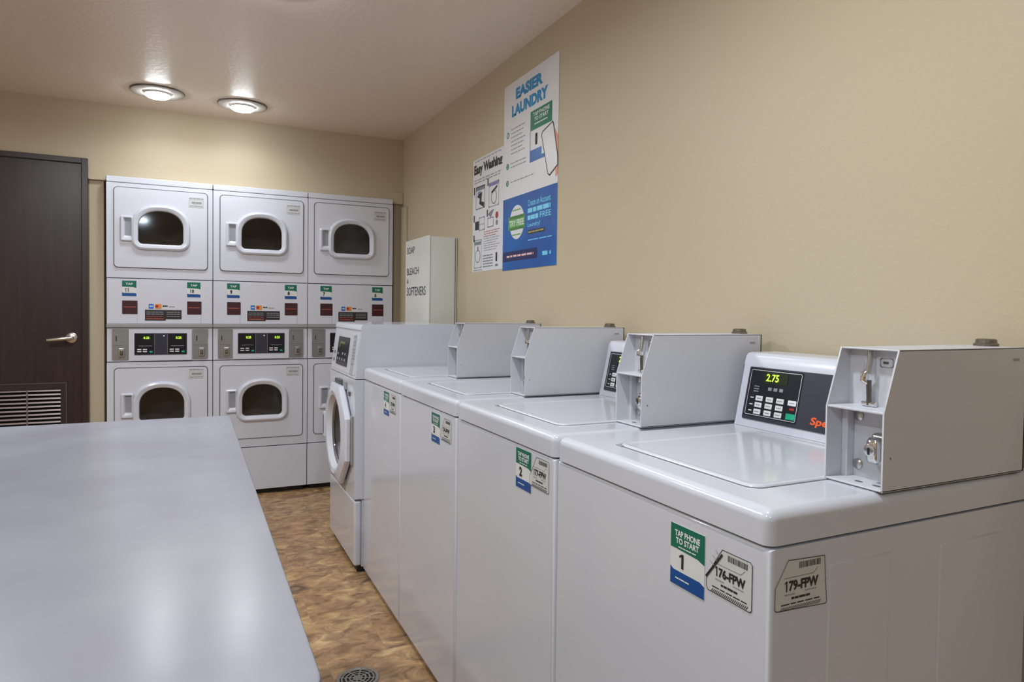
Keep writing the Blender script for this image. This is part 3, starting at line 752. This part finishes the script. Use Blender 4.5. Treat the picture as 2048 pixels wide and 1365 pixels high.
b.scribble(.05, .335, 1.487, .009, z+.0008, mat('poster_pink', srgb(235, 190, 190), .4), 8, 3); b.scribble(.42, .468, 1.480, .018, z+.0005, ppale, 2, 3); b.scribble(.485, .50, 1.480, .014, z+.0005, ppale, 1, 3)
b.build('blue_panel', po)
b = MB(facing_x(W-.002, Y1, 0))
b.text('EASIER', .130, .404, 2.214, 2.268, z, pcy, .06); b.text('LAUNDRY', .088, .452, 2.141, 2.195, z, pcy, .06); b.build('headline', po, 'blue headline EASIER LAUNDRY')
b = MB(facing_x(W-.002, Y1, 0))
for v in (2.066, 1.918, 1.838):
    b.poly(circ(.046, v, .015, 18), z, pgreen)
    b.text('123'[(2.066, 1.918, 1.838).index(v)], .041, .051, v-.008, v+.008, z+.0003, white_ink)
for i, v in enumerate((2.085, 2.066, 2.047, 2.028, 2.009, 1.990, 1.971)): b.scribble(.083, .235-.015*(i % 3), v, .005, z, grey_ink, 6, i+3)
for i, v in enumerate((1.926, 1.908)): b.scribble(.083, .25, v, .005, z, grey_ink, 6, i+3)
b.scribble(.083, .330, 1.838, .005, z, grey_ink, 8, 5)
b.build('instructions', po)
b = MB(facing_x(W-.002, Y1, 0))
b.rect(.288, .492, 1.893, 2.117, z, pw); b.rect(.288, .492, 2.031, 2.117, z+.0003, pgreen); b.rect(.288, .40, 1.893, 1.945, z+.0003, pc2); b.rect(.400, .492, 1.893, 1.910, z+.0003, pc2)
b.text('TAP PHONE', .315, .470, 2.090, 2.107, z+.0006, white_ink, .02); b.text('TO START', .325, .460, 2.068, 2.085, z+.0006, white_ink, .02); b.scribble(.33, .45, 2.055, .005, z+.0006, white_ink, 4, 4)
b.text('1', .338, .358, 1.962, 2.012, z+.0006, black_ink, .02)
b.line([(.288, 1.893), (.288, 2.031)], .004, z+.0006, pc2)
b.poly([(.500, 2.012), (.548, 1.960), (.548, 1.80), (.53, 1.79)], z+.0006, pskin)
ph = [(.500, 2.026), (.508, 2.012), (.546, 1.880), (.548, 1.838), (.478, 1.806), (.462, 1.815), (.400, 1.992), (.412, 2.004)]
b.poly(ph, z+.0012, pw); b.line(ph, .005, z+.0015, black_ink, True)
b.build('phone_picture', po, 'picture of a hand holding a white phone over a green card')

Y2 = 3.440
pe = MB(facing_x(W-.0005, Y2, 0)); pe.plate([[(0, 1.434), (.40, 1.434), (.40, 2.030), (0, 2.030)]], 0, .0010, pw)
pe = pe.build('washing_poster'); tag(pe, 'white Easy Washing poster with black diagrams, beside the blue one', 'poster')
b = MB(facing_x(W-.0015, Y2, 0)); z = .0004
b.scribble(.03, .37, 2.018, .006, z, grey_ink, 9, 2)
b.text('Easy Washing', .015, .385, 1.935, 2.000, z, black_ink, .055); b.scribble(.02, .38, 1.918, .006, z, grey_ink, 8, 5); b.scribble(.02, .36, 1.905, .006, z, grey_ink, 9, 8)
b.build('headline', pe, 'black headline Easy Washing')
b = MB(facing_x(W-.0015, Y2, 0)); dk = mat('diagram_grey', (.20, .22, .26, 1), .5); sl_ = mat('diagram_slate', (.36, .40, .45, 1), .5); vi = mat('diagram_violet', (.22, .2, .38, 1), .5)
b.rect(.014, .030, 1.845, 1.885, z, black_ink); b.rect(.046, .165, 1.86, 1.880, z, dk); b.line(rrect(.046, .165, 1.765, 1.88, .004, 2), .006, z, dk, True)
b.poly([(.06, 1.83), (.13, 1.85), (.12, 1.80), (.16, 1.79), (.155, 1.765), (.09, 1.79), (.10, 1.815)], z+.0003, black_ink); b.rect(.07, .11, 1.835, 1.855, z+.0003, vi)
b.rect(.20, .214, 1.865, 1.905, z, black_ink); b.line(rrect(.222, .345, 1.755, 1.875, .004, 2), .006, z, sl_, True); b.rect(.225, .343, 1.858, 1.874, z+.0002, vi)
b.line(circ(.285, 1.800, .033, 20), .006, z, sl_, True); b.poly([(.25, 1.830), (.33, 1.855), (.325, 1.843), (.26, 1.818)], z+.0003, black_ink)
b.rect(.014, .030, 1.700, 1.735, z, black_ink); b.rect(.036, .090, 1.655, 1.700, z, black_ink); b.line(rrect(.095, .165, 1.650, 1.715, .003, 2), .006, z, sl_, True); b.scribble(.095, .165, 1.680, .006, z, sl_, 3, 3)
b.rect(.195, .210, 1.710, 1.745, z, black_ink); b.poly([(.21, 1.72), (.25, 1.70), (.29, 1.74), (.25, 1.735)], z, dk); b.line(rrect(.21, .28, 1.655, 1.70, .003, 2), .005, z, dk, True); b.poly(circ(.325, 1.705, .018, 14), z, red_ink); b.poly(circ(.325, 1.668, .014, 14), z, dk)
b.rect(.014, .030, 1.595, 1.630, z, black_ink); b.line(rrect(.030, .125, 1.455, 1.600, .004, 2), .006, z, sl_, True); b.rect(.03, .12, 1.575, 1.592, z, dk); b.line(circ(.078, 1.515, .032, 20), .006, z, sl_, True); b.poly(circ(.078, 1.558, .010, 12), z, dk)
for i in range(9): b.scribble(.16, .36-.02*(i % 3), 1.635-.012*i, .004, z, rust if i < 3 else grey_ink, 6, i+2)
for i in range(5): b.scribble(.15, .28, 1.512-.014*i, .006, z, dk, 4, i+9)
b.rect(.315, .335, 1.475, 1.520, z, black_ink); b.rect(.31, .345, 1.450, 1.462, z, dk); b.scribble(.02, .14, 1.442, .005, z, grey_ink, 4, 4)
b.build('diagrams', pe)

# ------------------------------------------------------------------ folding table
TX0, TX1, TY0, TY1, TZ = -1.05, .1185, .655, 2.532, .86
ft = thing('folding_table', (-.4, 1.6, 0), 'large folding table with pale grey laminate top in the left foreground', 'table')
def tl(g, z):
    pts = []
    for cx, cy, a, r in ((TX1, TY1, 0, .018), (TX0, TY1, 90, .018), (TX0, TY0, 180, .05), (TX1, TY0, 270, .05)):
        sx = -1 if cx == TX1 else 1; sy = -1 if cy == TY1 else 1
        for i in range(8):
            t = math.radians(a+90*i/7); pts.append((cx+sx*r+(r-g)*math.cos(t), cy+sy*r+(r-g)*math.sin(t), z))
    return pts
b = MB(); b.loft([tl(.0015, TZ-.003), tl(.002, TZ-.0008), tl(.004, TZ)], formica, True); top = b.build('tabletop', ft)
b = MB(); b.loft([tl(.004, TZ-.038), tl(.001, TZ-.036), tl(.0, TZ-.032), tl(0, TZ-.006), tl(.0015, TZ-.003)], edge_m, False, True); b.build('edge_band', top, 'dark grey edge band')
leg_m = mat('table_frame_steel', (.12, .12, .13, 1), .45, metal=.4)
for lx in (TX0+.10, TX1-.16):
    for ly in (TY0+.14, TY1-.14):
        b = MB(); b.box(lx-.022, lx+.022, ly-.022, ly+.022, .012, TZ-.09, leg_m, .004); b.box(lx-.026, lx+.026, ly-.026, ly+.026, .0, .012, black, .003); b.build('leg', ft)
b = MB()
for lx in (TX0+.10, TX1-.16): b.box(lx-.018, lx+.018, TY0+.10, TY1-.10, TZ-.09, TZ-.038, leg_m, .003)
for ly in (TY0+.14, TY1-.14): b.box(TX0+.10, TX1-.16, ly-.016, ly+.016, TZ-.09, TZ-.040, leg_m, .003)
b.build('frame', ft)

# ------------------------------------------------------------------ floor drain
dn = thing('floor_drain', (.495, 2.245, 0), 'round metal grate drain set in the brown floor', 'drain')
dn_dark = mat('drain_shadow', (.02, .018, .015, 1), .8); dn_m = mat('drain_metal', (.33, .30, .27, 1), .4, metal=.7)
b = MB(frame((.495, 2.245, .0005), (1, 0, 0), (0, 1, 0))); b.lathe([(.070, 0), (.070, .002), (.068, .0035), (.060, .0035), (.058, .002)], dn_m, 40, cap=False); b.poly(circ(0, 0, .060, 36), .0010, dn_dark); b.build('rim', dn)
b = MB(frame((.495, 2.245, .0005), (1, 0, 0), (0, 1, 0)))
for r_ in (.013, .026, .039, .052):
    b.plate([circ(0, 0, r_+.0026, 36), circ(0, 0, r_-.0026, 36)], .0015, .0035, dn_m)
for i in range(8):
    a = PI/8+PI*i/4; c_, s_ = math.cos(a), math.sin(a); b.line([(c_*.006, s_*.006), (c_*.060, s_*.060)], .005, .0036, dn_m)
b.poly(circ(0, 0, .007, 14), .0038, dn_m); b.build('grate', dn)

# tidy helper properties
for o in list(bpy.data.objects):
    if '_o' in o: del o['_o']
